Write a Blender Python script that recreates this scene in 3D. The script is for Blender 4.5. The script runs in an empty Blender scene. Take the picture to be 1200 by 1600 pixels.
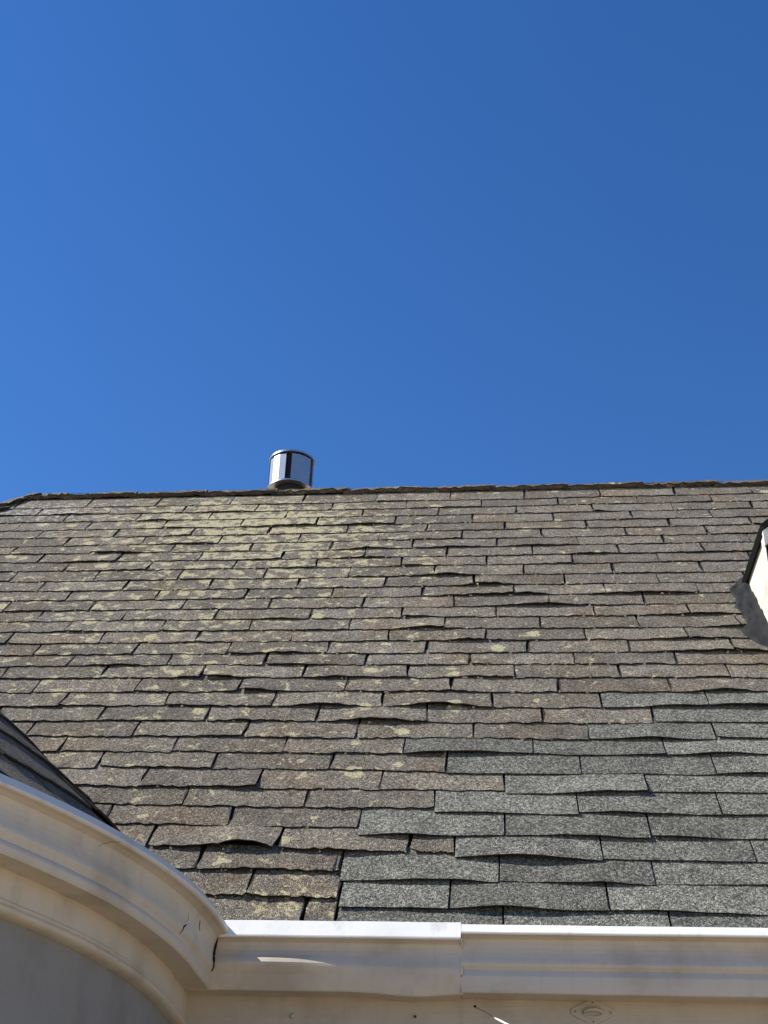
import bpy, math, random
from mathutils import Vector, Matrix
from mathutils import noise as mnoise
random.seed(7)
sc = bpy.context.scene
col = sc.collection
R_ = math.radians
Z0 = 2.55                                  # height of the roof's eave reference line above the ground
ALPHA = R_(50)                             # pitch of the main roof
CA, SA = math.cos(ALPHA), math.sin(ALPHA)

# ------------------------------------------------------------------ camera
RIGHT = Vector((0.99572259, 0.08685125, 0.03151788))
UP = Vector((0.01742515, -0.51153238, 0.8590873))
FWD = Vector((-0.09073522, 0.85486343, 0.51085774))
CAM = Vector((0.38524507, -4.07421517, -0.94379924 + Z0))
cd = bpy.data.cameras.new('camera')
cam = bpy.data.objects.new('camera', cd)
col.objects.link(cam)
m = Matrix((RIGHT, UP, -FWD)).transposed().to_4x4()
m.translation = CAM
cam.matrix_world = m
cd.sensor_fit = 'HORIZONTAL'
cd.sensor_width = 36
cd.lens = 60
cd.clip_start = 0.05
cd.clip_end = 2000
sc.camera = cam

# ------------------------------------------------------------------ sky and sun
SUN_EL = R_(43.5)
SUN_PHI = R_(93)                           # measured from straight ahead (+y) towards the left (-x)
w = bpy.data.worlds.new('World')
sc.world = w
w.use_nodes = True
wn = w.node_tree
wn.nodes.clear()
sky = wn.nodes.new('ShaderNodeTexSky')
sky.sky_type = 'NISHITA'
sky.sun_disc = False
sky.sun_elevation = SUN_EL
sky.sun_rotation = -SUN_PHI
sky.altitude = 600
sky.air_density = 1.0
sky.dust_density = 0.0
sky.ozone_density = 3.0
bg = wn.nodes.new('ShaderNodeBackground')
bg.inputs['Strength'].default_value = 0.122
wo = wn.nodes.new('ShaderNodeOutputWorld')
hsv = wn.nodes.new('ShaderNodeHueSaturation')      # the camera's rich blue
hsv.inputs['Hue'].default_value = 0.509
hsv.inputs['Saturation'].default_value = 1.27
wn.links.new(sky.outputs[0], hsv.inputs['Color'])
wn.links.new(hsv.outputs[0], bg.inputs[0])
wn.links.new(bg.outputs[0], wo.inputs[0])
sd = bpy.data.lights.new('sun', 'SUN')
sd.energy = 5.0
sd.angle = R_(0.53)
sd.color = (1.0, 0.95, 0.87)
sun = bpy.data.objects.new('sun', sd)
col.objects.link(sun)
SDIR = Vector((-math.cos(SUN_EL) * math.sin(SUN_PHI), math.cos(SUN_EL) * math.cos(SUN_PHI), math.sin(SUN_EL)))
sun.rotation_euler = SDIR.to_track_quat('Z', 'Y').to_euler()
sun.location = (-6, -4, 12)
sc.view_settings.view_transform = 'Standard'
sc.view_settings.look = 'None'
sc.view_settings.gamma = 1
sc.view_settings.use_curve_mapping = False
sc.view_settings.exposure = 0.45
sc.render.resolution_x = 768
sc.render.resolution_y = 1024

# ------------------------------------------------------------------ node helpers
class NT:
    def __init__(s, name):
        s.m = bpy.data.materials.new(name)
        s.m.use_nodes = True
        s.t = s.m.node_tree
        s.t.nodes.clear()
        s.out = s.t.nodes.new('ShaderNodeOutputMaterial')
        s.b = s.t.nodes.new('ShaderNodeBsdfPrincipled')
        s.t.links.new(s.b.outputs[0], s.out.inputs[0])
    def n(s, typ, **kw):
        k = s.t.nodes.new(typ)
        for a, v in kw.items():
            setattr(k, a, v)
        return k
    def put(s, sock, v):
        if isinstance(v, bpy.types.NodeSocket):
            s.t.links.new(v, sock)
        elif v is not None:
            if isinstance(v, (tuple, list)) and len(v) == 3 and sock.type == 'RGBA':
                v = (*v, 1)
            sock.default_value = v
    def math(s, op, a, b=None, c=None, clamp=False):
        k = s.n('ShaderNodeMath', operation=op, use_clamp=clamp)
        s.put(k.inputs[0], a); s.put(k.inputs[1], b)
        if c is not None: s.put(k.inputs[2], c)
        return k.outputs[0]
    def noise(s, vec, scale, detail=2, rough=.5, dist=0, dim='3D'):
        k = s.n('ShaderNodeTexNoise', noise_dimensions=dim)
        s.put(k.inputs['Vector'], vec); k.inputs['Scale'].default_value = scale
        k.inputs['Detail'].default_value = detail; k.inputs['Roughness'].default_value = rough
        k.inputs['Distortion'].default_value = dist
        return k.outputs['Fac']
    def vor(s, vec, scale, dim='2D', rnd=1.0):
        k = s.n('ShaderNodeTexVoronoi', voronoi_dimensions=dim)
        s.put(k.inputs['Vector'], vec); k.inputs['Scale'].default_value = scale
        k.inputs['Randomness'].default_value = rnd
        return k
    def ramp(s, fac, stops, interp='LINEAR'):
        k = s.n('ShaderNodeValToRGB')
        k.color_ramp.interpolation = interp
        e = k.color_ramp.elements
        while len(e) < len(stops): e.new(.5)
        for el, (p, c) in zip(e, stops):
            el.position = p
            el.color = (*c, 1) if isinstance(c, tuple) else (c, c, c, 1)
        s.put(k.inputs[0], fac)
        return k.outputs[0]
    def mix(s, fac, a, b, mode='MIX'):
        k = s.n('ShaderNodeMix', data_type='RGBA', blend_type=mode)
        s.put(k.inputs[0], fac); s.put(k.inputs[6], a); s.put(k.inputs[7], b)
        return k.outputs[2]
    def smooth(s, v, lo, hi):
        k = s.n('ShaderNodeMapRange', interpolation_type='SMOOTHSTEP')
        s.put(k.inputs[0], v); k.inputs[1].default_value = lo; k.inputs[2].default_value = hi
        return k.outputs[0]
    def bump(s, h, strength, dist, normal=None):
        k = s.n('ShaderNodeBump')
        k.inputs['Strength'].default_value = strength
        k.inputs['Distance'].default_value = dist
        s.put(k.inputs['Height'], h)
        if normal is not None: s.put(k.inputs['Normal'], normal)
        return k.outputs[0]
    def done(s, color, rough=.8, spec=.3, metal=0, normal=None):
        s.put(s.b.inputs['Base Color'], color)
        s.put(s.b.inputs['Roughness'], rough)
        s.put(s.b.inputs['Specular IOR Level'], spec)
        s.put(s.b.inputs['Metallic'], metal)
        if normal is not None: s.put(s.b.inputs['Normal'], normal)
        return s.m

M = {}
def shingle_mat(name, stops, coarse, lichen, warm=None, lspots=()):
    t = NT(name)
    uv = t.n('ShaderNodeUVMap', uv_map='roof').outputs[0]
    v1 = t.vor(uv, 300)
    v2 = t.vor(uv, 150)
    sp = t.n('ShaderNodeSeparateColor'); t.put(sp.inputs[0], v1.outputs['Color'])
    sp2 = t.n('ShaderNodeSeparateColor'); t.put(sp2.inputs[0], v2.outputs['Color'])
    nz = t.noise(uv, 90, 3, .65)
    g = t.math('MULTIPLY_ADD', sp.outputs[0], .34, t.math('MULTIPLY_ADD', sp2.outputs[1], .30 * coarse, t.math('MULTIPLY', nz, .55)))
    big = t.noise(uv, 7, 4, .6)
    g = t.math('ADD', g, t.math('MULTIPLY_ADD', big, .34, -.17))
    c = t.ramp(g, stops)
    oi = t.n('ShaderNodeObjectInfo')
    br = t.math('MULTIPLY_ADD', oi.outputs['Random'], .36, .82)
    hs = t.n('ShaderNodeHueSaturation')
    t.put(hs.inputs['Color'], c); t.put(hs.inputs['Value'], br)
    c = hs.outputs[0]
    if warm:
        c = t.mix(t.smooth(t.noise(uv, 3.1, 3, .6), .46, .66), c, t.mix(1, c, warm, 'MULTIPLY'))
    if lichen:
        sx = t.n('ShaderNodeSeparateXYZ'); t.put(sx.inputs[0], uv)
        dens = None
        for (x, s_, rx, rs, a) in lspots:
            dx = t.math('MULTIPLY', t.math('SUBTRACT', sx.outputs[0], x), 1 / rx)
            ds = t.math('MULTIPLY', t.math('SUBTRACT', sx.outputs[1], s_), 1 / rs)
            q = t.math('ADD', t.math('MULTIPLY', dx, dx), t.math('MULTIPLY', ds, ds))
            gss = t.math('MULTIPLY', t.math('EXPONENT', t.math('MULTIPLY', q, -1)), a)
            dens = gss if dens is None else t.math('ADD', dens, gss)
        ln = t.math('ADD', t.noise(uv, 15, 2, .55, .5), t.math('MULTIPLY_ADD', t.noise(uv, 60, 4, .72), .62, -.31))
        ln = t.math('ADD', ln, dens)
        mask = t.smooth(ln, .665, .735)
        # separate round colonies
        wob = t.n('ShaderNodeVectorMath', operation='MULTIPLY_ADD')
        nv = t.n('ShaderNodeTexNoise'); t.put(nv.inputs['Vector'], uv); nv.inputs['Scale'].default_value = 30; nv.inputs['Detail'].default_value = 3
        t.put(wob.inputs[0], nv.outputs['Color']); wob.inputs[1].default_value = (.05, .05, 0); t.put(wob.inputs[2], uv)
        vs_ = t.vor(wob.outputs[0], 5.5)
        sc3 = t.n('ShaderNodeSeparateColor'); t.put(sc3.inputs[0], vs_.outputs['Color'])
        keep = t.math('LESS_THAN', sc3.outputs[0], t.math('MULTIPLY_ADD', dens, 2.6, .10))
        rad = t.math('MULTIPLY_ADD', sc3.outputs[1], .17, .07)
        spot = t.math('MULTIPLY', keep, t.smooth(t.math('SUBTRACT', rad, vs_.outputs['Distance']), -.01, .05))
        mask = t.math('MULTIPLY', t.math('MAXIMUM', mask, spot), t.math('MULTIPLY_ADD', t.smooth(nz, .30, .52), .50, .38))
        lc = t.ramp(t.math('MULTIPLY_ADD', sp.outputs[1], .5, t.math('MULTIPLY', nz, .6)), [(.2, (.28, .235, .125)), (.55, (.56, .485, .27)), (.85, (.76, .69, .46))])
        # worn, bald places where the dark asphalt shows
        bald = t.smooth(t.math('ADD', t.noise(uv, 11, 4, .65), t.math('MULTIPLY_ADD', nz, .3, -.15)), .60, .70)
        c = t.mix(t.math('MULTIPLY', bald, .45), c, (.055, .048, .04))
        c = t.mix(mask, c, lc)
        # pale whitish droppings and bleached spots
        wn_ = t.math('ADD', t.noise(uv, 26, 3, .7), t.math('MULTIPLY', dens, .10))
        dx = t.math('MULTIPLY', t.math('ADD', sx.outputs[0], 2.45), 1.5)
        ds = t.math('MULTIPLY', t.math('SUBTRACT', sx.outputs[1], 4.0), 4.0)
        gq = t.math('EXPONENT', t.math('MULTIPLY', t.math('ADD', t.math('MULTIPLY', dx, dx), t.math('MULTIPLY', ds, ds)), -1))
        wm = t.smooth(t.math('MULTIPLY_ADD', gq, .21, wn_), .69, .78)
        c = t.mix(t.math('MULTIPLY', wm, .8), c, (.56, .53, .48))
    h = t.math('ADD', t.math('MULTIPLY', v1.outputs['Distance'], -1.2), nz)
    nrm = t.bump(h, .7, .004)
    return t.done(c, .93, .22, 0, nrm)

LS = [(-1.1, 3.78, .8, .42, .20), (-.75, 3.2, .8, .5, .10), (-1.6, 2.9, 1.2, .8, .062), (-1.3, 1.9, 1.0, 1.0, .062), (-.4, 1.9, 1.1, 1.3, .035), (-.32, .08, .24, .10, .15), (-.55, .30, .12, .05, .10), (1.2, 4.25, 1.0, .08, .06), (-1.6, 4.1, .8, .3, .06)]
M['old'] = shingle_mat('weathered_brown_shingle', [(.28, (.031, .026, .020)), (.5, (.136, .117, .089)), (.7, (.265, .230, .177)), (.92, (.56, .50, .395))], .8, True, (1.02, .93, .83), LS)
M['new'] = shingle_mat('grey_green_shingle', [(.28, (.025, .0245, .0195)), (.5, (.102, .0995, .081)), (.68, (.185, .180, .146)), (.92, (.43, .415, .335))], 1.15, False)
M['dark'] = shingle_mat('charcoal_turret_shingle', [(.25, (.014, .012, .010)), (.5, (.080, .070, .056)), (.75, (.19, .165, .13)), (.95, (.40, .36, .29))], .8, False)

def paint(name, base, dirt, grain=0.0, rough=.5, rel=1.0):
    t = NT(name)
    p = t.n('ShaderNodeNewGeometry').outputs['Position']
    n1 = t.noise(p, 5, 4, .6)
    n2 = t.noise(p, 60, 4, .65)
    c = t.mix(t.smooth(n1, .42, .75), base, dirt)
    sp = t.smooth(t.noise(p, 140, 2, .6), .70, .78)
    c = t.mix(t.math('MULTIPLY', sp, .35), c, (.22, .19, .15))
    h = n2
    if grain:
        mp = t.n('ShaderNodeMapping'); t.put(mp.inputs[0], p)
        mp.inputs['Scale'].default_value = (3, 3, 130)
        gn = t.noise(mp.outputs[0], 1.0, 4, .6, .5)
        h = t.math('MULTIPLY_ADD', t.smooth(gn, .45, .7), grain, n2)
    mp2 = t.n('ShaderNodeMapping'); t.put(mp2.inputs[0], p)     # rain streaks
    mp2.inputs['Scale'].default_value = (22, 22, 2.2)
    st = t.smooth(t.noise(mp2.outputs[0], 1.0, 4, .6, .3), .52, .78)
    c = t.mix(t.math('MULTIPLY', st, .30), c, (.30, .25, .19))
    chip = t.smooth(t.noise(p, 34, 5, .72), .715, .73)          # flaked paint
    c = t.mix(t.math('MULTIPLY', chip, .6), c, (.20, .165, .125))
    h = t.math('SUBTRACT', h, chip)
    return t.done(c, rough, .35, 0, t.bump(h, .25 * min(rel, 2.5), .0015 * rel))
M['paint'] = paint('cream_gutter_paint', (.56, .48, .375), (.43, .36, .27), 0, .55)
M['lip'] = paint('sun_bright_lip_paint', (.84, .825, .78), (.76, .74, .69), 0, .5)  # gutter paint whitened on the straight lips: sunlight put into the colour
M['lip2'] = paint('shade_toned_lip_paint', (.66, .61, .53), (.58, .53, .45), 0, .55)  # duller copy for the curved lip, its shade put into the colour
M['frieze'] = paint('weathered_frieze_paint', (.46, .395, .315), (.36, .305, .235), 1.8, .7)
M['wall'] = paint('grey_beige_stucco_paint', (.25, .235, .21), (.20, .185, .16), 0, .85, 2.0)
M['dormer'] = paint('white_dormer_paint', (.70, .665, .57), (.54, .50, .41), 0, .9, 5.0)
def plain(name, c, rough=.7, metal=0, spec=.3, bscale=0, bd=.001, var=.0):
    t = NT(name)
    p = t.n('ShaderNodeNewGeometry').outputs['Position']
    nz = t.noise(p, bscale or 30, 4, .6)
    cc = t.mix(nz, tuple(v * (1 - var) for v in c), tuple(min(1, v * (1 + var)) for v in c))
    return t.done(cc, rough, spec, metal, t.bump(nz, .5, bd) if bscale else None)
M['felt'] = plain('black_felt', (.010, .010, .010), .95, var=.4)
M['butt'] = plain('asphalt_edge_and_cap_shade', (.030, .027, .023), .95, bscale=150, bd=.002, var=.6)  # dark asphalt of cut edges; also paints shade on the ridge cap backs
M['tar'] = plain('roofing_tar', (.011, .0115, .0127), .85, spec=.35, bscale=55, bd=.002, var=.45)
M['galv'] = plain('galvanised_steel', (.42, .43, .45), .36, .85, .5, 25, .0005, .12)
M['dark_metal'] = plain('dark_pipe_metal', (.03, .03, .03), .6, .5, .4, 20, .0005, .3)
M['crack'] = plain('dark_crack_gap', (.012, .011, .010), .95, var=.3)
M['lichen'] = plain('pale_lichen', (.50, .46, .33), .95, bscale=200, var=.45)
M['wire'] = plain('grey_wire', (.30, .30, .31), .45, .5, var=.1)
M['white_sleeve'] = plain('white_cable_sleeve', (.80, .80, .78), .45, var=.03)
M['rust'] = plain('rusty_nail', (.10, .045, .02), .8, .3, bscale=120, var=.5)
def ground_mat():
    t = NT('pale_concrete')
    p = t.n('ShaderNodeNewGeometry').outputs['Position']
    c = t.ramp(t.noise(p, 1.3, 6, .65), [(.25, (.47, .365, .23)), (.55, (.56, .44, .285)), (.8, (.62, .50, .34))])
    return t.done(c, .9, .2, 0, t.bump(t.noise(p, 80, 4, .7), .3, .003))
M['ground'] = ground_mat()

# ------------------------------------------------------------------ mesh helpers
class MB:
    def __init__(s):
        s.v = []; s.f = []; s.uv = []; s.mi = []
    def add(s, verts, faces, uvs=None, mi=None):
        s.mi += list(mi) if mi else [0] * len(faces)
        o = len(s.v)
        s.v += [tuple(v) for v in verts]
        s.f += [tuple(i + o for i in f) for f in faces]
        s.uv += list(uvs) if uvs else [(v[0], v[1]) for v in verts]
    def box(s, x0, x1, y0, y1, z0, z1):
        s.add([(x0, y0, z0), (x1, y0, z0), (x1, y1, z0), (x0, y1, z0), (x0, y0, z1), (x1, y0, z1), (x1, y1, z1), (x0, y1, z1)],
              [(0, 3, 2, 1), (4, 5, 6, 7), (0, 1, 5, 4), (1, 2, 6, 5), (2, 3, 7, 6), (3, 0, 4, 7)])
    def tube(s, pts, rad, n=8, cap=True):
        pts = [Vector(p) for p in pts]
        rings = []
        for i, p in enumerate(pts):
            d = (pts[min(i + 1, len(pts) - 1)] - pts[max(i - 1, 0)]).normalized()
            a = d.orthogonal().normalized() if abs(d.z) > .99 else d.cross(Vector((0, 0, 1))).normalized()
            b = d.cross(a)
            r = rad[i] if isinstance(rad, (list, tuple)) else rad
            rings.append([p + a * r * math.cos(2 * math.pi * k / n) + b * r * math.sin(2 * math.pi * k / n) for k in range(n)])
        vs = [v for r in rings for v in r]
        fs = []
        for i in range(len(pts) - 1):
            for k in range(n):
                fs.append((i * n + k, i * n + (k + 1) % n, (i + 1) * n + (k + 1) % n, (i + 1) * n + k))
        if cap:
            fs.append(tuple(range(n - 1, -1, -1)))
            fs.append(tuple((len(pts) - 1) * n + k for k in range(n)))
        s.add(vs, fs)
    def build(s, name, mat, parent=None, kind=None, smooth=False, label=None, keep=False):
        xs = list(zip(*s.v))
        c = Vector(((min(xs[0]) + max(xs[0])) / 2, (min(xs[1]) + max(xs[1])) / 2, (min(xs[2]) if keep else (min(xs[2]) + max(xs[2])) / 2)))
        me = bpy.data.meshes.new(name)
        me.from_pydata([(v[0] - c.x, v[1] - c.y, v[2] - c.z) for v in s.v], [], s.f)
        ul = me.uv_layers.new(name='roof')
        li = [0] * len(me.loops)
        me.loops.foreach_get('vertex_index', li)
        flat = []
        for i in li: flat += s.uv[i]
        ul.data.foreach_set('uv', flat)
        me.materials.append(M[mat] if isinstance(mat, str) else mat)
        if any(s.mi):
            me.materials.append(M['butt'])
            me.polygons.foreach_set('material_index', s.mi)
        if smooth: me.polygons.foreach_set('use_smooth', [True] * len(me.polygons))
        me.validate(); me.update()
        o = bpy.data.objects.new(name, me)
        col.objects.link(o)
        o.location = c
        if parent is not None:
            o.parent = parent
            pl = Vector((0, 0, 0)); q = parent
            while q is not None:
                pl += q.location; q = q.parent
            o.location = c - pl
        if kind: o['kind'] = kind
        if label: o['label'] = label
        return o
def empty(name, loc, label, cat, group=None):
    o = bpy.data.objects.new(name, None)
    col.objects.link(o)
    o.location = loc; o['label'] = label; o['category'] = cat
    o.empty_display_size = .2
    if group: o['group'] = group
    return o
def tag(o, label, cat, group=None):
    o['label'] = label; o['category'] = cat
    if group: o['group'] = group
    return o
def RP(x, s, h=0.0):                      # point on the main roof: along the eave, up the slope, above the deck
    return Vector((x, s * CA - h * SA, Z0 + s * SA + h * CA))
def pix(p):                               # picture position, used only to decide which pieces are built one by one
    v = p - CAM; z = v.dot(FWD)
    return 600 + 2000 * v.dot(RIGHT) / z, 800 - 2000 * v.dot(UP) / z
def nz1(x, seed, sc_=1.0):
    return mnoise.noise(Vector((x * sc_, seed * 7.31, seed * 1.7)))

# ------------------------------------------------------------------ ground
g = MB(); g.add([(-400, -400, 0), (400, -400, 0), (400, 400, 0), (-400, 400, 0)], [(0, 1, 2, 3)])
go = g.build('ground', 'ground'); go['kind'] = 'structure'

# ------------------------------------------------------------------ the house: walls, deck
RIDGE_S = 4.318
RY, RZ = RIDGE_S * CA, RIDGE_S * SA
XL, XR = -2.69, 3.9                       # left end of the ridge (hip) and right end (gable)
HX = XL - RY                              # foot of the hip
house = empty('house', (0, 0, 0), 'old house with steep worn shingle roof and rounded bay', 'house')
b = MB()
YW = -.03
b.box(HX + .12, XR - .1, YW + .018, 2 * RY - .12, 0, Z0 - .07)
b.build('wall', 'wall', house)
b = MB()
b.box(-.66, XR - .05, YW, YW + .03, Z0 - .43, Z0 - .028)
fb = b.build('frieze_board', 'frieze', house)

deck = MB()
def slab(pts, th=.03):
    p = [Vector(q) for q in pts]
    n = (p[1] - p[0]).cross(p[2] - p[0]).normalized()
    if n.z < 0: p.reverse(); n = -n
    k = len(p)
    deck.add(p + [q - n * th for q in p], [tuple(range(k)), tuple(range(2 * k - 1, k - 1, -1))] + [(i, i + k, (i + 1) % k + k, (i + 1) % k) for i in range(k)])
EV = -.07
slab([RP(HX - EV * CA, EV), RP(XR, EV), RP(XR, RIDGE_S), RP(XL, RIDGE_S)])
ry2 = 2 * RY
slab([(HX, ry2, Z0 + .002), (XR, ry2, Z0 + .002), (XR, RY, Z0 + RZ - .002), (XL, RY, Z0 + RZ - .002)])
slab([(HX, .003, Z0 - .002), (HX, ry2 - .003, Z0 - .002), (XL, RY, Z0 + RZ - .006)])
main_roof = deck.build('main_roof', 'felt', house, label='steep slope of brown weathered shingles patched with newer grey green ones')
gw = MB()
gw.add([(XR - .1, .15, Z0 - .07), (XR - .1, ry2 - .15, Z0 - .07), (XR - .1, RY, Z0 + RZ - .2)], [(0, 1, 2)])
gw.build('gable_wall', 'wall', house)

# ------------------------------------------------------------------ shingle tabs
def tab(mb, x0, x1, sb, e, pos=RP, lift=None, old=True, tilt=0.0, seed=0, hb=.0125, nc=18):
    """one shingle tab: butt at slope distance sb, width x0..x1"""
    rng = random.Random(seed)
    rw = seed // 100
    st = sb + e + .045
    th = .0065 if old else .006
    if hb == .010: th = .016
    rows = [0, .05, .45, 1]
    jag = .0068 if old else .0012
    if rng.random() < (.13 if old else .18):        # a curled stretch or corner of its own
        q0, q1, q2 = x0 + (x1 - x0) * rng.choice([0, .3, .5, .7, 1]), rng.uniform(.08, .2), rng.uniform(.004, .011)
    else: q0, q1, q2 = 0, 1, 0
    cu = (rng.random() - .4) * .004
    ph = rng.random() * 40
    cL, cR = [max(0, rng.gauss(-.002, .005)) for _ in (0, 1)]
    top = []; uvs = []
    js = [rng.uniform(-jag, jag) for _ in range(nc + 1)]
    slx0 = [rng.uniform(-jag, jag) for _ in rows]; slx1 = [rng.uniform(-jag, jag) for _ in rows]
    bot = []
    for j, fr in enumerate(rows):
        for i in range(nc + 1):
            u = i / nc
            x = x0 + (x1 - x0) * u + (slx0[j] * (1 - u) ** 8 + slx1[j] * u ** 8)
            s_ = sb + (st - sb) * fr
            wave = nz1(x * 1.0 + ph, seed % 97, 5.0)
            lf = cu * math.sin(math.pi * u) + cL * (1 - u) ** 3 + cR * u ** 3 + abs(wave) * (.0026 if old else .006)
            lf += q2 * math.exp(-((x - q0) / q1) ** 2)
            if lift: lf += lift(x)
            hh = hb + max(-.003, lf)
            if not old: s_ += (nz1(x + ph, seed % 89, 4.0) * .006) * (1 - fr)
            s_ += nz1(x, 11 + rw, 1.7) * (.008 if old else .011) + nz1(x, 51 + rw, 6.0) * .003
            if fr == 0: s_ += js[i]
            h = hh * (1 - fr) ** 1.25 + .0032 * fr
            if fr == 0: h -= .0012
            s_ += tilt * (x - x0)
            p = pos(x, s_, h)
            top.append(p); uvs.append((x, s_))
            if j == 0:
                bot.append((pos(x, s_ + .002, max(.001, h - th)), (x, s_ - .012)))
    n1 = nc + 1
    fs = []
    for j in range(len(rows) - 1):
        for i in range(nc):
            a = j * n1 + i
            fs.append((a, a + 1, a + n1 + 1, a + n1))
    o = len(top)
    vs = top + [p for p, _ in bot]; uvs = uvs + [q for _, q in bot]
    nf = len(fs)
    for i in range(nc):
        fs.append((o + i, o + i + 1, i + 1, i))
    # sides and underside
    k = len(vs)
    lt, rt = top[(len(rows) - 1) * n1], top[-1]
    vs += [Vector(lt) + Vector((0, .001, -.004)), Vector(rt) + Vector((0, .001, -.004))]
    uvs += [uvs[(len(rows) - 1) * n1], uvs[o - 1]]
    L = [j * n1 for j in range(len(rows))]; Rr = [j * n1 + nc for j in range(len(rows))]
    fs.append(tuple([o] + L + [k]))
    fs.append(tuple([k + 1] + Rr[::-1] + [o + nc]))
    mb.add(vs, fs, uvs, [0] * nf + [1] * (len(fs) - nf))

# rows measured from the place: butt position up the slope, x of one joint; tabs repeat every 0.458 m
ROWS = [(4.212, -.143), (4.076, -.380), (3.941, -.185), (3.806, -.440), (3.662, -.235), (3.530, -.041), (3.393, -.302), (3.262, -.102), (3.126, -.360), (2.994, -.153), (2.848, -.415), (2.708, -.216), (2.578, -.016), (2.445, -.307), (2.314, -.101), (2.182, .107), (2.051, -.148), (1.921, .038), (1.802, -.226), (1.672, -.033), (1.539, -.293), (1.407, -.124), (1.275, .071), (1.144, -.200), (1.024, -.014), (.895, -.278), (.763, -.075), (.634, .121), (.504, -.137), (.361, .057), (.245, -.197), (.100, -.456), (-.030, -.252)]
NEW = {21: [.786, 1.215, 1.69], 22: [.982, 1.46, 1.95], 23: [.713, 1.202, 1.70], 24: [-.008, .495, .994, 1.49], 25: [.165, .667, 1.16, 1.66], 26: [.383, .896, 1.40], 27: [.128, .640, 1.135, 1.64], 28: [-.130, .381, .875, 1.38], 29: [.21, .703, 1.20, 1.70], 30: [-.165, .36, .859, 1.36], 31: [-.15, .202, .702, 1.21], 32: [-.15, .371, .88, 1.39]}
NEWOFF = {21: -.02, 22: -.01, 23: -.01, 24: -.012, 25: -.022, 26: -.028, 27: -.036, 28: -.052, 29: -.040, 30: -.055, 31: -.050, 32: -.045}
LIFT = {}
def addlift(r, x, wd, a): LIFT.setdefault(r, []).append((x, wd, a))
# curled and lifted butts that show as black gaps
for r, x, wd, a in [(q[0], q[1], q[2] * 1.15, q[3] * (.95 if q[0] < 24 else (.75 if q[0] < 29 else 1.0))) for q in [(29, -.52, .13, .030), (29, -.20, .16, .012), (30, -.45, .18, .010), (31, -.35, .25, .006), (10, .10, .14, .016), (11, .30, .14, .020), (12, .50, .16, .016), (13, .55, .2, .012), (12, 1.0, .2, .010),
                   (21, -.36, .15, .018), (21, .10, .15, .016), (22, -.15, .16, .016), (20, .15, .14, .010), (15, .02, .10, .012), (16, .22, .12, .012), (17, -.6, .12, .010), (19, -.35, .16, .010), (19, -.9, .2, .012),
                   (20, -.7, .14, .010), (14, 1.35, .2, .012), (16, 1.25, .2, .012), (17, 1.35, .25, .014), (15, 1.5, .2, .012), (7, -.35, .12, .012), (8, -.3, .1, .008), (24, .3, .2, .006), (28, .60, .30, .014), (28, .1, .25, .007), (29, .45, .22, .026),
                   (30, .15, .28, .012), (31, .35, .22, .012), (30, .70, .15, .008), (27, .80, .16, .012), (27, .25, .2, .008), (24, 1.2, .16, .012), (25, 1.3, .15, .010), (28, .98, .14, .010), (26, .7, .2, .008), (31, .85, .25, .008), (32, .1, .2, .008), (23, .95, .18, .008), (21, 1.3, .2, .010), (20, 1.3, .2, .010)]]:
    addlift(r, x, wd, a)
C0 = (-3.13, -.36); CB = 2.62; CT = math.tan(R_(41.6)); CZ = -.078
def inside_cone(p):
    r = math.hypot(p.x - C0[0], p.y - C0[1])
    return r < CB and p.z - Z0 < CZ + (CB - r) * CT - .06
DX = 1.595                                 # plane of the dormer cheek
DY0 = 1.15; DZE = 2.05                     # dormer front, dormer eave height
def rowtilt(r):
    if r < 7: return .012
    if r < 14: return .012 * (14 - r) / 7
    if r < 24: return -.024 * (r - 14) / 10
    return -.024
far = {'old': MB(), 'new': MB()}
nsh = 0
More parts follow.
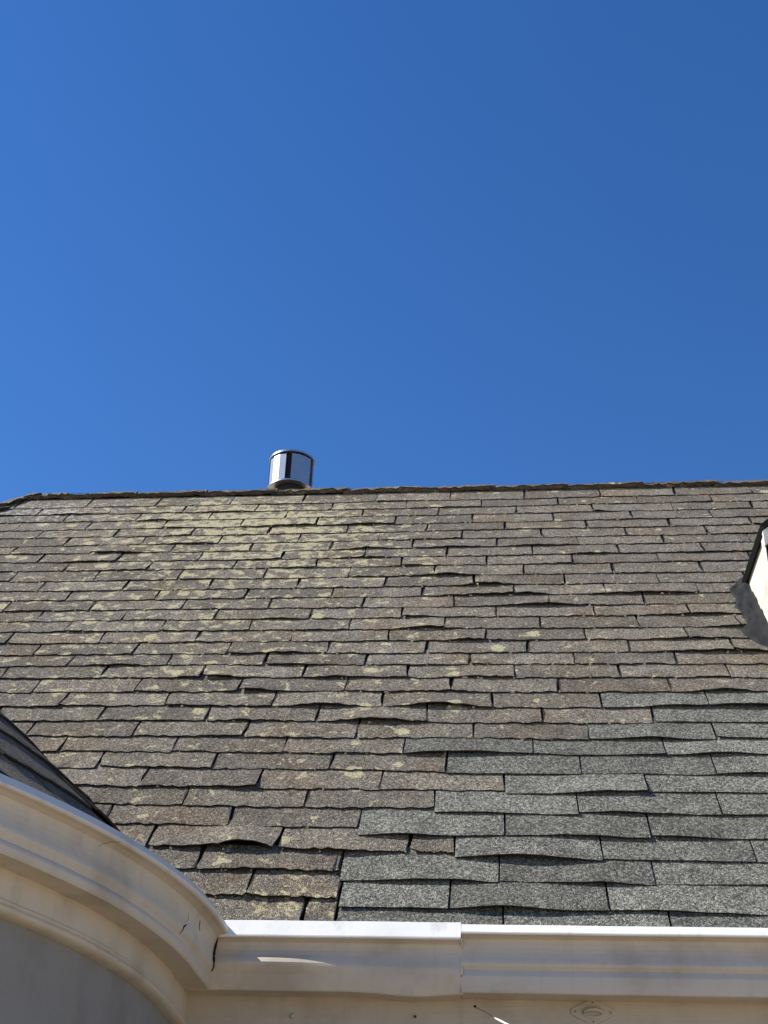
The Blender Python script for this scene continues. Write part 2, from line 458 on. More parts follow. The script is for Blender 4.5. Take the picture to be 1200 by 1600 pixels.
for r, (s0, xa) in enumerate(ROWS):
    if r == 0: continue
    T = rowtilt(r)
    e = (ROWS[r - 1][0] - s0)
    news = NEW.get(r, [])
    xn0 = news[0] if news else 1e9
    xlo = XL - (RIDGE_S - s0) * CA
    tabs = []
    k = int((xlo - xa) / .458) - 1
    jr = random.Random(r * 13 + 5)
    edge = lambda q, rr=r: xa + q * .458 + (random.Random(rr * 1000 + q).gauss(0, .006) if q else 0)
    while True:
        a, b_ = edge(k), edge(k + 1)
        k += 1
        if a > min(XR, xn0) - .03: break
        if b_ < xlo + .05: continue
        a = max(a, xlo + .11); b_ = min(b_, XR, xn0 if xn0 - b_ < .0 else b_)
        if xn0 - b_ < .06 and xn0 < 1e8: b_ = xn0
        if b_ - a > .03: tabs.append((a, b_, True))
    if news:
        ne = news + [news[-1] + .5 * q for q in range(1, 6)]
        for a, b_ in zip(ne, ne[1:]):
            b_ = min(b_, XR)
            if b_ - a > .05: tabs.append((a, b_, False))
    for i, (a, b_, old) in enumerate(tabs):
        gp = jr.uniform(.0042, .0064) * (1.35 if r > 28 else 1) if old else jr.uniform(.0025, .004)
        sb = s0 + T * (max(-1.2, a) + .2)
        if not old: sb = s0 + NEWOFF[r] + jr.uniform(-.004, .004)
        c = RP((a + b_) / 2, sb + e / 2, .01)
        if all(inside_cone(RP(xx, ss)) for xx in (a, b_) for ss in (sb, sb + e)): continue
        if a > DX + .06 and RP(a, sb).y > DY0 and RP(a, sb + e).z < Z0 + DZE: continue
        if not old: ee = max(e, s0 + e - sb + .0)
        else: ee = e
        lf = LIFT.get(r, [])
        lf = [q for q in lf if q[0] + q[1] > a - .1 and q[0] - q[1] < b_ + .1]
        fn = (lambda x, L=tuple(lf): sum(q[2] * math.exp(-((x - q[0]) / q[1]) ** 2 * 2) for q in L)) if lf else None
        P = [pix(RP(xx, ss, .01)) for xx in (a, b_) for ss in (sb, sb + e)]
        vis = max(p[0] for p in P) > -4 and min(p[0] for p in P) < 1204 and min(p[1] for p in P) < 1462
        seed = r * 100 + i
        tl = T if old else (-.012 + jr.uniform(-.012, .012))
        if vis:
            mb = MB()
            tab(mb, a + gp, b_ - gp, sb, ee, lift=fn, old=old, tilt=tl, seed=seed, hb=.0155 if old and r > 28 else .0105 + .0020 * min(1, r / 20))
            mb.build('shingle', 'old' if old else 'new', main_roof)
            nsh += 1
        else:
            tab(far['old' if old else 'new'], a + gp, b_ - gp, sb, ee, lift=fn, old=old, tilt=tl, seed=seed, nc=6)
print('shingles', nsh)
far['old'].build('shingle_field', 'old', main_roof, 'stuff')
if far['new'].v: far['new'].build('shingle_field', 'new', main_roof, 'stuff')

# back slope and hip end courses, out of the photograph
bk = MB()
def BP(x, s, h): return Vector((x, 2 * RY - s * CA + h * SA, Z0 + s * SA + h * CA))
def HP(y, s, h): return Vector((HX + s * CA - h * SA, RY + y, Z0 + s * SA + h * CA))
for r in range(32):
    s0 = r * .134
    x = XL - (RIDGE_S - s0 - .2) * CA + .02
    while x < XR - .2:
        tab(bk, x + .004, min(x + .454, XR), s0, .134, pos=BP, seed=r * 31 + int(x * 10), nc=2); x += .458 + (.0)
    yl = max(0, (RIDGE_S - s0 - .2) * CA)
    y = -yl
    while y < yl - .1:
        tab(bk, y + .004, min(y + .454, yl), s0, .134, pos=HP, seed=r * 37 + int(y * 10), nc=2); y += .458
bk.build('shingle_field', 'old', main_roof, 'stuff')

# ridge caps: bent strips over the ridge, and hip caps
def cap_piece(path_a, path_b, up, side1, side2, wid, seed, name, mat='old', w2=None, n=8, back=False):
    rng = random.Random(seed)
    mb = MB()
    secs = [(-1, -.010), (-.62, .006), (-.3, .012), (0, .014), (.3, .040), (.62, .052), (1, -.010)]
    if not back: secs = [(q, min(h, .010)) for q, h in secs]
    vs = []; uvs = []; nn = len(secs)
    for i in range(n + 1):
        u = i / n
        c = path_a.lerp(path_b, u)
        rise = .006 + .012 * (1 - u) + rng.uniform(-.003, .003)
        for (q, hz) in secs:
            sd_ = side1 if q < 0 else side2
            ww = (wid if q < 0 or not w2 else w2) * (1 + (rng.uniform(-.05, .05) if abs(q) == 1 else 0))
            p = c + sd_ * abs(q) * ww + up * (hz + rise + (rng.uniform(-.010, .010) if back and q in (.3, .62) else rng.uniform(-.002, .002)))
            if abs(q) == 1: p += up * (.026 + rng.uniform(0, .010)) * ((1.6 if back else .8) if q < 0 else .4)
            vs.append(p); uvs.append((c.x + q * .1 * 0, 4.25 + q * wid + c.y * .0 + seed))
    fs = []
    for i in range(n):
        for j in range(nn - 1):
            a = i * nn + j
            fs.append((a, a + nn, a + nn + 1, a + 1))
    o = len(vs)
    vs += [v - up * .0095 for v in vs]; uvs += uvs
    fs += [tuple(o + q for q in f[::-1]) for f in list(fs)]
    ring = [j for j in range(nn)] + [i * nn + nn - 1 for i in range(1, n + 1)] + [n * nn + j for j in range(nn - 2, -1, -1)] + [i * nn for i in range(n - 1, 0, -1)]
    for a, b_ in zip(ring, ring[1:] + ring[:1]):
        fs.append((a, b_, b_ + o, a + o))
    mb.add(vs, fs, uvs, [1 if back and k2 < n * (nn - 1) and k2 % (nn - 1) >= 3 else (1 if k2 >= 2 * n * (nn - 1) else 0) for k2 in range(len(fs))])  # back half of ridge caps coloured dark as painted shade along the skyline
    return mb.build(name, mat, main_roof)
Uf = Vector((0, -CA, -SA)); Ub = Vector((0, CA, -SA)); Zv = Vector((0, 0, 1))
x = XL + .02; i = 0
rj = ROWS[0][1]
edges = [XL + .02] + [rj + .458 * k for k in range(-5, 9) if XL + .1 < rj + .458 * k < XR]
for i, (a, b_) in enumerate(zip(edges, edges[1:] + [XR])):
    cap_piece(Vector((b_ + .03, RY, Z0 + RZ)), Vector((a, RY, Z0 + RZ)), Zv, Uf, Ub, .098, 50 + i, 'ridge_cap', n=16, back=True)
hd = (Vector((HX, 0, Z0)) - Vector((XL, RY, Z0 + RZ)))
hl = hd.length; hd.normalize()
hs1 = (Vector((1, 0, 0)) - hd * hd.x).normalized()
nF = Vector((0, -SA, CA)); nH = Vector((-SA, 0, CA)); hu = (nF + nH).normalized()
s1 = nF.cross(hd).normalized(); s1 = s1 if s1.x > 0 else -s1
s2 = nH.cross(hd).normalized(); s2 = s2 if s2.y > 0 else -s2
p0 = Vector((XL + .05, RY, Z0 + RZ + .012)) - hd * .04
q = 0; i = 0
while q < hl - .1:
    cap_piece(p0 + hd * (q + .34), p0 + hd * q, hu, s1, s2, .055 if i == 0 else .10, 90 + i, 'hip_cap', w2=.02 + .025 * i if i < 4 else .10)
    q += .28; i += 1

# lichen crusts and crumbs clinging to the butts
lc = MB()
rng = random.Random(3)
def blob(mb, c, rx, ry, h, rng):
    n = 6
    vs = [c + Vector((0, 0, 0))]
    ring = []
    for k in range(n):
        a = 2 * math.pi * k / n + rng.uniform(-.3, .3)
        f = rng.uniform(.6, 1.2)
        ring.append((rx * math.cos(a) * f, ry * math.sin(a) * f))
    X = Vector((1, 0, 0)); U = Vector((0, CA, SA)); N = Vector((0, -SA, CA))
    v = [c + N * h] + [c + X * a * .6 + U * b_ * .6 + N * h * rng.uniform(.5, .9) for a, b_ in ring] + [c + X * a + U * b_ - N * .004 for a, b_ in ring]
    f = [(0, 1 + k, 1 + (k + 1) % n) for k in range(n)] + [(1 + k, 1 + n + k, 1 + n + (k + 1) % n, 1 + (k + 1) % n) for k in range(n)]
    mb.add(v, f)
for r, (s0, xa) in enumerate(ROWS):
    if r < 1 or r > 31: continue
    xn = NEW.get(r, [2.2])[0]
    xx = -2.9
    while xx < min(xn, 2.1):
        wgt = .5
        for (lx, ls, rx, rs, a) in LS: wgt += a * 5 * math.exp(-((xx - lx) / rx) ** 2 - ((s0 - ls) / rs) ** 2)
        xx += rng.expovariate(4.5 * wgt + .2)
        if xx > min(xn, 2.1): break
        s_ = s0 + rowtilt(r) * (xx + .2) + rng.uniform(-.004, .005)
        p = RP(xx, s_, .010)
        if inside_cone(p): continue
        blob(lc, p, rng.uniform(.003, .009), rng.uniform(.002, .005), rng.uniform(.002, .005), rng)
lc.build('lichen', 'lichen', main_roof, 'stuff')

# ------------------------------------------------------------------ rounded bay: wall, frieze, moulding, conical roof
def revolve(mb, prof, a0, a1, n, c=C0, close=False, mod=None):
    k = len(prof)
    vs = []; uvs = []
    for i in range(n + 1):
        a = a0 + (a1 - a0) * i / n
        for (r, z) in prof:
            if mod: r, z = mod(a, r, z)
            vs.append((c[0] + r * math.cos(a), c[1] + r * math.sin(a), Z0 + z)); uvs.append((a * 2.6, z))
    fs = []
    for i in range(n):
        for j in range(k if close else k - 1):
            fs.append((i * k + j, (i + 1) * k + j, (i + 1) * k + (j + 1) % k, i * k + (j + 1) % k))
    if close:
        fs.append(tuple(range(k))); fs.append(tuple(n * k + j for j in range(k - 1, -1, -1)))
    mb.add(vs, fs, uvs)
A0, A1 = R_(-215), R_(12)
def drawin(a, r, z): return r - .040 * max(0, min(1, (math.degrees(a) + 15) / 17)), z
def mouldmod(a, r, z): return drawin(a, r, 0)[0], z * (1 + .0045 * max(0, min(math.degrees(a) + 24, 27)))
b = MB(); revolve(b, [(2.568, -Z0), (2.568, -.28)], A0, A1, 160, mod=drawin)
bay = b.build('bay_wall', 'wall', house, smooth=True)
b = MB(); revolve(b, [(2.54, -.268), (2.598, -.270), (2.598, -.03), (2.54, -.03)], A0, A1, 160, mod=mouldmod)
b.build('frieze', 'paint', bay, smooth=False)
b = MB(); revolve(b, [(2.555, -.292), (2.585, -.292), (2.596, -.2895), (2.603, -.285), (2.605, -.280), (2.602, -.275), (2.5955, -.272), (2.6025, -.270), (2.6035, -.267), (2.6005, -.264), (2.590, -.263)], A0, A1, 160, mod=mouldmod)
b.build('moulding', 'paint', bay, smooth=True)

SLN = CB / math.cos(R_(41.6))
def CP(x, s, h):                          # cone: x = arc length at the eave, s = distance up the slope
    a = x / CB
    r = CB - s * math.cos(R_(41.6)) + h * math.sin(R_(41.6))
    return Vector((C0[0] + r * math.cos(a), C0[1] + r * math.sin(a), Z0 + CZ + s * math.sin(R_(41.6)) + h * math.cos(R_(41.6))))
b = MB(); revolve(b, [(CB - .03, CZ - .01), (CB - .012, CZ + .006), (.01, CZ + CB * CT)], R_(-215), R_(60), 90)
bay_roof = b.build('bay_roof', 'felt', house, label='low conical bay roof of charcoal shingles above the curved gutter')
cf = MB()
for r in range(16):
    sb = [.004, .085][r] if r < 2 else .085 + (r - 1) * .225
    ce = .081 if r == 0 else .225
    rad = (CB - sb * math.cos(R_(41.6)))
    if rad < .12: break
    wang = .458 * CB / rad
    off = (r * .2 % .458) * CB / rad
    x = R_(-215) * CB + off
    i = 0
    while x < R_(50) * CB:
        P = [pix(CP(xx, ss, .01)) for xx in (x, x + wang) for ss in (sb, sb + .14)]
        front = CP(x + wang / 2, sb + .07, 0)
        nrm = Vector((math.cos(x / CB), math.sin(x / CB), 1.19))
        vis = max(p[0] for p in P) > -4 and min(p[0] for p in P) < 300 and min(p[1] for p in P) < 1300 and x / CB > R_(-60) and r < 9 and x / CB < R_(12)
        mb = MB() if vis else cf
        tab(mb, x + .005, x + wang - .005, sb, ce, pos=CP, seed=r * 211 + i, hb=.010 if r < 2 else .013, nc=12 if vis else 4, old=True,
            lift=(lambda q: (.034 + .005 * math.sin(q * 9)) * max(0, min(1, (-15 - math.degrees(q / CB)) / 9))) if r == 1 else None)
        if vis: mb.build('shingle', 'dark', bay_roof)
        x += wang; i += 1
cf.build('shingle_field', 'dark', bay_roof, 'stuff')

# ------------------------------------------------------------------ gutters
PR = [(.012, -.05), (.030, -.155), (.075, -.165), (.070, -.060), (.080, -.045), (.084, -.0320), (.0875, -.0320), (.111, -.0580), (.1115, -.0615), (.107, -.0645), (.095, -.0675), (.082, -.074), (.0785, -.084), (.079, -.098), (.083, -.113), (.090, -.128), (.096, -.139), (.0985, -.1465), (.0970, -.154), (.0915, -.1605), (.0900, -.163), (.0995, -.181), (.1005, -.185), (.1010, -.205), (.1005, -.228), (.097, -.2305), (.0015, -.2305), (.0015, -.05)]
PL = [(.012, -.05), (.030, -.155), (.075, -.165), (.070, -.060), (.076, -.045), (.080, -.0265), (.0835, -.0265), (.1165, -.0765), (.117, -.0805), (.112, -.0835), (.100, -.087), (.089, -.093), (.0855, -.102), (.0865, -.115), (.091, -.130), (.0975, -.145), (.1030, -.156), (.1062, -.164), (.1065, -.172), (.1045, -.188), (.0990, -.210), (.0930, -.229), (.090, -.2325), (.0015, -.2325), (.0015, -.05)]
def straight(prof, x0, x1, n, mod=None, idx=None):
    idx = list(idx if idx is not None else range(len(prof)))
    mb = MB(); k = len(idx)
    vs = []
    for i in range(n + 1):
        x = x0 + (x1 - x0) * i / n
        for j in idx:
            o, z = prof[j]
            if mod: o, z = mod(x, j, o, z)
            vs.append((x, YW - o, Z0 + z))
    fs = []
    for i in range(n):
        for j in range(k):
            a = i * k + j; b2 = i * k + (j + 1) % k
            fs.append((a, b2, b2 + k, a + k))
    fs.append(tuple(range(k - 1, -1, -1))); fs.append(tuple(n * k + j for j in range(k)))
    mb.add(vs, fs)
    return mb
def modL(x, j, o, z):
    if 13 <= j <= 20:                      # the moulded face bows out near the corner
        o += .022 * math.exp(-((x + .33) / .20) ** 2) * math.exp(-((z + .153) / .024) ** 2)
    if 20 <= j <= 23: z -= .010 * math.exp(-((x - .10) / .10) ** 2) + .002 * nz1(x, 4, 6)
    if 5 <= j <= 9: z += .0018 * nz1(x, 2, 5); o += .0012 * nz1(x, 3, 9)
    return o, z
def modR(x, j, o, z):
    if 5 <= j <= 9: z += .0012 * nz1(x, 6, 4) - .001 * (x - .25)
    if 23 <= j <= 26: z += .0012 * nz1(x, 8, 5)
    return o, z
XS = .2445
BODY = lambda P: [j for j in range(len(P)) if not 4 <= j <= 8]
LIP = range(4, 10)
gl = straight(PL, -.60, XS, 80, modL, BODY(PL)).build('gutter', 'paint')
tag(gl, 'short cream gutter length with wide sunlit lip, between curved gutter and lap joint', 'gutter', None)
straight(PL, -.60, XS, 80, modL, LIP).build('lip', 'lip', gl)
gr = straight(PR, XS + .0015, XR - .05, 60, modR, BODY(PR)).build('gutter', 'paint')
tag(gr, 'long cream gutter with thin sunlit lip and stepped lower band above eye plate', 'gutter', None)
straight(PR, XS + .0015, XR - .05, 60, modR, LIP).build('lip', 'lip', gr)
PC = PR[:19] + [(.0930, -.162), (.0925, -.168), (.1010, -.176), (.1045, -.183), (.1035, -.1965), (.1005, -.2005), (.0015, -.2005), (.0015, -.05)]
def ringmod(a, r, z):                      # the curved run drops a little and draws in towards the corner
    d = math.degrees(a)
    k = 1 + .0058 * max(0, min(d + 24, 27))
    q = max(0, min(1, (d + 15) / 15)) * max(0, (-z - .05) / .17)
    return (r - .045 * q if r > 2.575 else r), z * k if z < -.06 else z
RG = [(2.57 + o, z) for (o, z) in PC]
RG = [(r if r > 2.572 else 2.545, z) for (r, z) in RG]
lb = MB(); revolve(lb, RG[4:10], R_(-215), R_(8.0), 220, close=True, mod=ringmod)
gb = MB(); revolve(gb, RG[:4] + RG[9:], R_(-215), R_(8.0), 220, close=True, mod=ringmod)
gc = gb.build('gutter', 'paint')
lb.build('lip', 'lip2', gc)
tag(gc, 'curved cream gutter wrapping the rounded bay, cracked near its mitre corner', 'gutter', None)

def gsurf_ring(t, a, out=.0012):          # a point on the curved gutter's outer face, t along the profile
    j = int(t); f = t - j
    o = PC[j][0] * (1 - f) + PC[j + 1][0] * f; z = PC[j][1] * (1 - f) + PC[j + 1][1] * f
    r, z = ringmod(a, 2.57 + o, z)
    r += out
    return Vector((C0[0] + r * math.cos(a), C0[1] + r * math.sin(a), Z0 + z))
def crack(pts, wid, name, parent):
    mb = MB()
    n = len(pts)
    rads = [wid * (.25 + .75 * math.sin(math.pi * (i + .5) / n)) * random.uniform(.6, 1.2) for i in range(n)]
    mb.tube(pts, rads, 5)
    return mb.build(name, 'crack', parent)

# mitre crack: where the curved gutter's face runs into the straight one
def mitre_angle(j):
    r, z = ringmod(R_(3), 2.57 + PC[j][0], PC[j][1])
    # straight profile offset at this height
    ol = None
    for (o1, z1), (o2, z2) in zip(PL[7:23], PL[8:24]):
        if z2 <= z <= z1:
            f = (z1 - z) / max(1e-6, z1 - z2); ol = o1 + (o2 - o1) * f
    if ol is None: ol = .1
    ol += .012 * math.exp(-((z + .156) / .02) ** 2)
    y = YW - ol
    return math.asin((y - C0[1]) / r)
pts = []
for t in [11, 11.5, 12, 12.5, 13, 13.5, 14, 14.5, 15, 15.5, 16, 16.6, 17.5, 18.5]:
    j = int(t); f = t - j
    a = mitre_angle(j) * (1 - f) + mitre_angle(j + 1) * f
    pts.append(gsurf_ring(t, a + random.uniform(-.0012, .0004) - .0006, .0030))
crack(pts, .0046, 'crack', gc)
pts = [gsurf_ring(t, R_(-5.1) + da, .0006) for t, da in [(12.4, .030), (13.0, .027), (13.6, .030), (14.2, .022), (14.8, .020), (15.4, .012), (16.2, .004), (17.5, .001), (18.6, -.001)]]
crack(pts[4:], .0026, 'crack', gc)
crack(pts[:4], .0008, 'crack', gc)
pts = [gsurf_ring(t, R_(-16.0) + da, .0004) for t, da in [(8.2, .012), (9, .010), (10, .004), (11, .0), (12, -.006)]]
crack(pts, .0007, 'crack', gc)
pts = [gsurf_ring(t, R_(-1.2) + da, .0006) for t, da in [(12.0, .006), (12.5, .009), (13.0, .010), (13.4, .016)]]
crack(pts, .0016, 'crack', gc)

# ------------------------------------------------------------------ dormer
DW = 1.05                                  # dormer width
dm = MB()
def roofz(y): return y * math.tan(ALPHA)
ye = DZE / math.tan(ALPHA)
dm.add([(DX, DY0, Z0 + roofz(DY0) - .08), (DX, ye + .05, Z0 + DZE), (DX, DY0, Z0 + DZE)], [(0, 2, 1)])
xr = DX + DW
zr = DZE + DW / 2 * .80
dm.add([(DX, DY0, Z0 + roofz(DY0) - .08), (xr, DY0, Z0 + roofz(DY0) - .08), (xr, DY0, Z0 + DZE), (DX + DW / 2, DY0, Z0 + zr), (DX, DY0, Z0 + DZE)], [(0, 1, 2, 3, 4)])
dm.add([(xr, DY0, Z0 + roofz(DY0) - .08), (xr, ye + .05, Z0 + DZE), (xr, DY0, Z0 + DZE)], [(0, 1, 2)])
dormer = dm.build('dormer', 'dormer', house, label='white dormer with sunlit side wall and black roof edge set into the slope')
def dquad(name, mat, pts, th, up):
    mb = MB(); p = [Vector(q) for q in pts]; u = Vector(up)
    mb.add(p + [q - u * th for q in p], [(0, 1, 2, 3), (7, 6, 5, 4)] + [(i, i + 4, (i + 1) % 4 + 4, (i + 1) % 4) for i in range(4)])
    return mb.build(name, mat, dormer)
ov = .030; fo = .05
yb = zr / math.tan(ALPHA)
xm = DX + DW / 2
zl = DZE - ov * .80 + .022
dquad('roof_panel', 'felt', [(DX - ov, DY0 - fo, Z0 + zl), (xm, DY0 - fo, Z0 + zr + .022), (xm, yb + .06, Z0 + zr + .022), (DX - ov, ye + .02, Z0 + zl)], .024, (-.62, 0, .78))
dquad('roof_panel', 'felt', [(xr + ov, DY0 - fo, Z0 + zl), (xm, DY0 - fo, Z0 + zr + .0215), (xm, yb + .06, Z0 + zr + .0215), (xr + ov, ye + .02, Z0 + zl)], .024, (.62, 0, .78))
b = MB(); b.box(DX - .012, DX + .045, DY0 - .022, DY0 + .001, Z0 + roofz(DY0) - .05, Z0 + DZE - .028)
b.build('corner_board', 'dormer', dormer)
b = MB(); b.box(DX - .014, DX - .0005, DY0 - .022, DY0 + .05, Z0 + roofz(DY0) + .02, Z0 + DZE - .035)
b.build('corner_board', 'dormer', dormer)
dquad('rake_board', 'dormer', [(DX - .02, DY0 - .04, Z0 + DZE - .03), (xm, DY0 - .04, Z0 + zr - .03), (xm, DY0 - .015, Z0 + zr - .03), (DX - .02, DY0 - .015, Z0 + DZE - .03)], .075, (0, 0, 1))
b = MB(); b.box(DX + .10, xr - .10, DY0 - .02, DY0 + .001, Z0 + roofz(DY0) + .12, Z0 + DZE - .12)
b.build('window_frame', 'dormer', dormer)
# lumpy roofing cement along the foot of the dormer
tr = MB(); rng = random.Random(11)
ns, nx = 46, 14
vs = []; uvs = []
for i in range(ns + 1):
    s_ = 1.55 + (2.76 - 1.55) * i / ns
    wl = .105 + .040 * mnoise.noise(Vector((s_ * 5, 3, 1))) + .022 * mnoise.noise(Vector((s_ * 19, 9, 1))) + .008 * mnoise.noise(Vector((s_ * 60, 9, 4)))
    if s_ > 2.6: wl *= max(.25, (2.78 - s_) / .18)
    if s_ < 2.02: wl *= .30 + .7 * max(0, (s_ - 1.90) / .12)
    for j in range(nx + 1):
        u = j / nx
        xx = DX + .004 - wl * (1 - u)
        h = .014 + .009 * math.sin(math.pi * min(1, u * 1.0)) ** .5 + .035 * u ** 3
        h += .017 * mnoise.noise(Vector((xx * 18, s_ * 18, 2))) + .008 * mnoise.noise(Vector((xx * 50, s_ * 50, 5)))
        if j == 0: h = .002
        if i in (0, ns): h = .002
        vs.append(RP(xx, s_ + .012 * mnoise.noise(Vector((xx * 40, s_ * 20, 8))), h)); uvs.append((xx, s_))
fs = [(i * (nx + 1) + j, i * (nx + 1) + j + 1, (i + 1) * (nx + 1) + j + 1, (i + 1) * (nx + 1) + j) for i in range(ns) for j in range(nx)]
tr.add(vs, fs, uvs)
tr.build('tar_patch', 'tar', dormer, smooth=True, label='lumpy black roofing cement smeared along the dormer foot')

# ------------------------------------------------------------------ roof vent
VX, VY, VR = -.992, 3.0, .147
ZB, ZT = Z0 + 3.452, Z0 + 3.690
vent = empty('roof_vent', (VX, VY, Z0 + 3.0), 'round galvanised vent cap with vertical slots standing behind the ridge', 'vent')
def ring_prof(name, prof, mat, n=48, smooth=False, seg=None, close=False):
    mb = MB()
    k = len(prof); vs = []; fs = []
    for i in range(n):
        a = 2 * math.pi * i / n
        for r, z in prof: vs.append((VX + r * math.cos(a), VY + r * math.sin(a), z))
    for i in range(n):
        for j in range(k if close else k - 1):
            fs.append((i * k + j, ((i + 1) % n) * k + j, ((i + 1) % n) * k + (j + 1) % k, i * k + (j + 1) % k))
    mb.add(vs, fs)
    return mb.build(name, mat, vent, smooth=smooth)
ring_prof('pipe', [(.092, Z0 + 2.9), (.092, ZB + .05), (.085, ZB + .05), (.085, Z0 + 2.9)], 'dark_metal')
ring_prof('lower_ring', [(.102, ZB + .004), (.146, ZB), (.1495, ZB), (.1495, ZB + .012), (.143, ZB + .014), (.102, ZB + .010)], 'galv', close=True)
ring_prof('collar', [(.100, ZB - .05), (.100, ZB + .10), (.096, ZB + .10), (.096, ZB - .05)], 'dark_metal', close=True)
ring_prof('inner_drum', [(.105, ZB + .012), (.105, ZT - .004)], 'dark_metal')
ring_prof('lid', [(.001, ZT + .012), (.10, ZT + .008), (.147, ZT), (.1520, ZT - .003), (.1520, ZT - .016), (.149, ZT - .016), (.145, ZT - .006), (.001, ZT - .004)], 'galv')
for k in range(5):
    a0 = R_(-81 + k * 72); a1 = a0 + R_(57)
    mb = MB()
    zt = ZT - .030; zb = ZB + .010
    angs = [a0, a0 + (a1 - a0) * .34, a0 + (a1 - a0) * .68, a1]
    o_ = [(VR * math.cos(a), VR * math.sin(a)) for a in angs]
    fl0 = (.122 * math.cos(a0 + .03), .122 * math.sin(a0 + .03)); fl1 = (.122 * math.cos(a1 - .03), .122 * math.sin(a1 - .03))
    pl = [fl0] + o_ + [fl1]
    inn = [(x_ * .988, y_ * .988) for x_, y_ in pl]
    n = len(pl)
    vs = [(VX + x_, VY + y_, z) for z in (zb, zt) for x_, y_ in pl] + [(VX + x_, VY + y_, z) for z in (zb, zt) for x_, y_ in inn]
    fs = [(i, i + 1, n + i + 1, n + i) for i in range(n - 1)] + [(2 * n + i + 1, 2 * n + i, 3 * n + i, 3 * n + i + 1) for i in range(n - 1)] + [(n + i, n + i + 1, 3 * n + i + 1, 3 * n + i) for i in range(n - 1)]
    mb.add(vs, fs)
    mb.build('louvre_panel', 'galv', vent)
for k in range(5):
    a = R_(-81 + k * 72 + 28)
    b = MB(); b.tube([(VX + .13 * math.cos(a), VY + .13 * math.sin(a), ZB + .1), (VX + .13 * math.cos(a), VY + .13 * math.sin(a), ZT - .002)], .005, 6)
    b.build('strut', 'dark_metal', vent)

# ------------------------------------------------------------------ small things on the frieze
YF = YW
ep = empty('eye_plate', (.631, YF, Z0 - .262), 'diamond shaped painted eye plate with four screws under the long gutter', 'eye plate')
def diamond(hw, hh, y0, y1, rc, n=6):
    mb = MB(); pts = []
    for (cx_, cz_, a_) in [(hw - rc, 0, 0), (0, hh - rc, 90), (-(hw - rc), 0, 180), (0, -(hh - rc), 270)]:
        for i in range(n + 1):
            a = R_(a_ - 50 + 100 * i / n)
            pts.append((cx_ + rc * math.cos(a), cz_ + rc * math.sin(a)))
    k = len(pts)
    vs = [(.631 + x_, y0, Z0 - .262 + z_) for x_, z_ in pts] + [(.631 + x_ * .95, y1, Z0 - .262 + z_ * .93) for x_, z_ in pts]
    mb.add(vs, [tuple(range(k, 2 * k))] + [(i, (i + 1) % k, (i + 1) % k + k, i + k) for i in range(k)])
    return mb
diamond(.068, .040, YF + .001, YF - .0045, .012).build('plate', 'frieze', ep)
for sx_, sz_ in ((-.052, 0), (.052, -.001), (0, .027), (0, -.027)):
    cx_, cz_ = .631 + sx_, Z0 - .262 + sz_
    b = MB()
    b.tube([(cx_, YF - .004, cz_), (cx_, YF - .0062, cz_)], [.0062, .0052], 12)
    sw = b.build('screw', 'frieze', ep)
    b = MB(); b.tube([(cx_, YF - .0060, cz_), (cx_, YF - .0068, cz_)], .0020, 8)
    b.build('socket', 'crack', sw)
b = MB()
el = []
for i in range(17):
    a = math.pi * i / 16
    el.append((.631 - .026 * math.cos(a), YF - .004 - .020 * math.sin(a) ** .7, Z0 - .262 + .006 * math.sin(a) - .002))
b.tube(el, .0050, 10)
b.build('eye', 'frieze', ep, smooth=True)
b = MB()
el = [(.631 + .029 * math.cos(2 * math.pi * i / 24), YF - .0048, Z0 - .264 + .0125 * math.sin(2 * math.pi * i / 24)) for i in range(25)]
b.tube(el, .0038, 8, cap=False)
b.build('eye_base', 'frieze', ep, smooth=True)

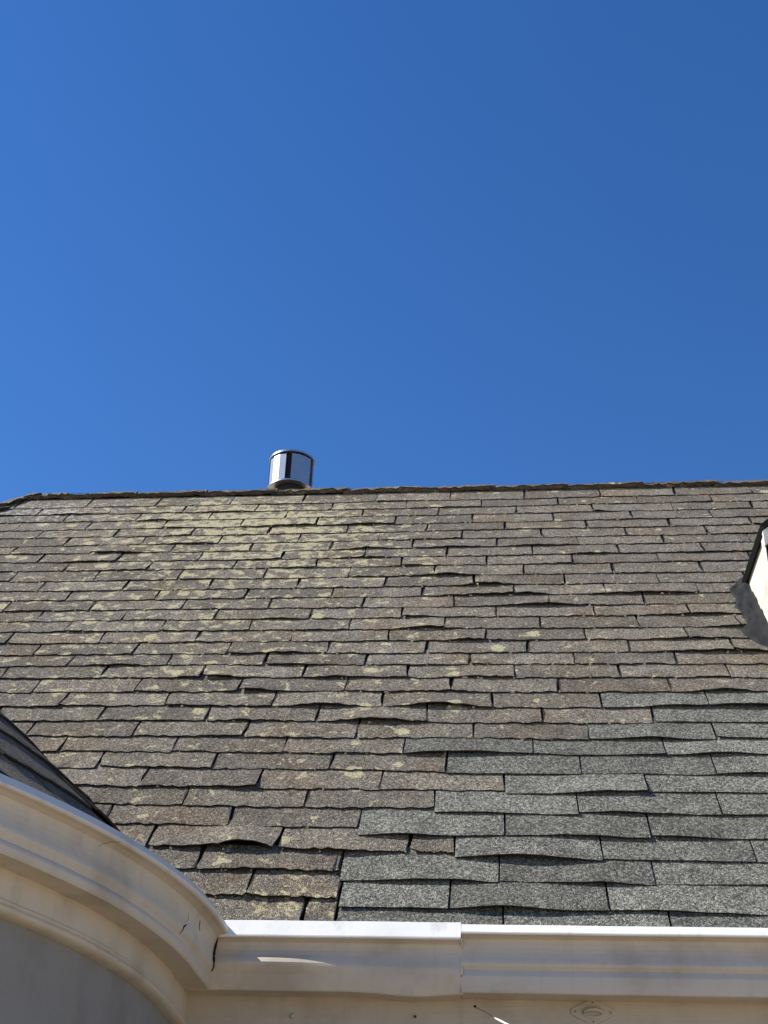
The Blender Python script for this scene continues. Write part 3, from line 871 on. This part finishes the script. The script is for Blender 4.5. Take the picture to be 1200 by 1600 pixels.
cw = empty('cable_end', (.2835, YF, Z0 - .252), 'thin wire with white sleeve poking out of a hole in the frieze board', 'wire')
P0 = Vector((.2835, YF + .01, Z0 - .252))
P1 = CAM + (FWD + RIGHT * (774 - 600) / 2000 + UP * (800 - 1591) / 2000) * 3.69
P2 = CAM + (FWD + RIGHT * (815 - 600) / 2000 + UP * (800 - 1612) / 2000) * 3.52
b = MB(); b.tube([P0, P0.lerp(P1, .5) + Vector((0, 0, .002)), P1, P1.lerp(P2, .3)], .0012, 8); b.build('conductor', 'wire', cw)
b = MB(); b.tube([P1, P1.lerp(P2, .15), P1.lerp(P2, .6), P2], [.0022, .0030, .0030, .0028], 10); b.build('sleeve', 'white_sleeve', cw)
b = MB(); b.tube([(.2835, YF - .0008, Z0 - .2515), (.2835, YF - .0012, Z0 - .2515)], .0042, 9); b.build('hole', 'crack', cw)
b = MB(); b.tube([(-.2655, YF + .004, Z0 - .287), (-.2655, YF - .004, Z0 - .288), (-.262, YF - .012, Z0 - .290), (-.2615, YF - .0125, Z0 - .290)], [.006, .0075, .006, .002], 10)
nb = b.build('painted_knob', 'frieze', smooth=True); tag(nb, 'small paint covered knob on frieze board near the rounded bay', 'knob')
b = MB(); b.tube([(.105, YF + .002, Z0 - .283), (.105, YF - .006, Z0 - .284)], [.0035, .0045], 8)
nb = b.build('nail', 'rust'); tag(nb, 'rusty nail head in frieze board left of the wire', 'nail')

# caulk bead along the lap joint, screw heads and chips on the gutters
cb = MB(); pts = []; rads = []
rng = random.Random(21)
for j in range(8, 23):
    for f in (0, .5):
        o1, z1 = modL(XS, j, *PL[j]); o2, z2 = modL(XS, j + 1, *PL[j + 1]) if j < 22 else (o1, z1)
        o = o1 + (o2 - o1) * f; z = z1 + (z2 - z1) * f
        pts.append((XS + .001, YW - o + .004, Z0 + z)); rads.append(rng.uniform(.0035, .0062))
cb.tube(pts, rads, 7); cb.build('caulk', 'paint', gl, smooth=True)
for (sx_, j, f) in ((.222, 14, .4), (.075, 20, .6), (.148, 20, .2)):
    o = PL[j][0] * (1 - f) + PL[j + 1][0] * f; z = PL[j][1] * (1 - f) + PL[j + 1][1] * f
    b = MB(); b.tube([(sx_, YW - o + .002, Z0 + z), (sx_, YW - o - .0025, Z0 + z)], [.0042, .0034], 9); b.build('screw', 'paint', gl)
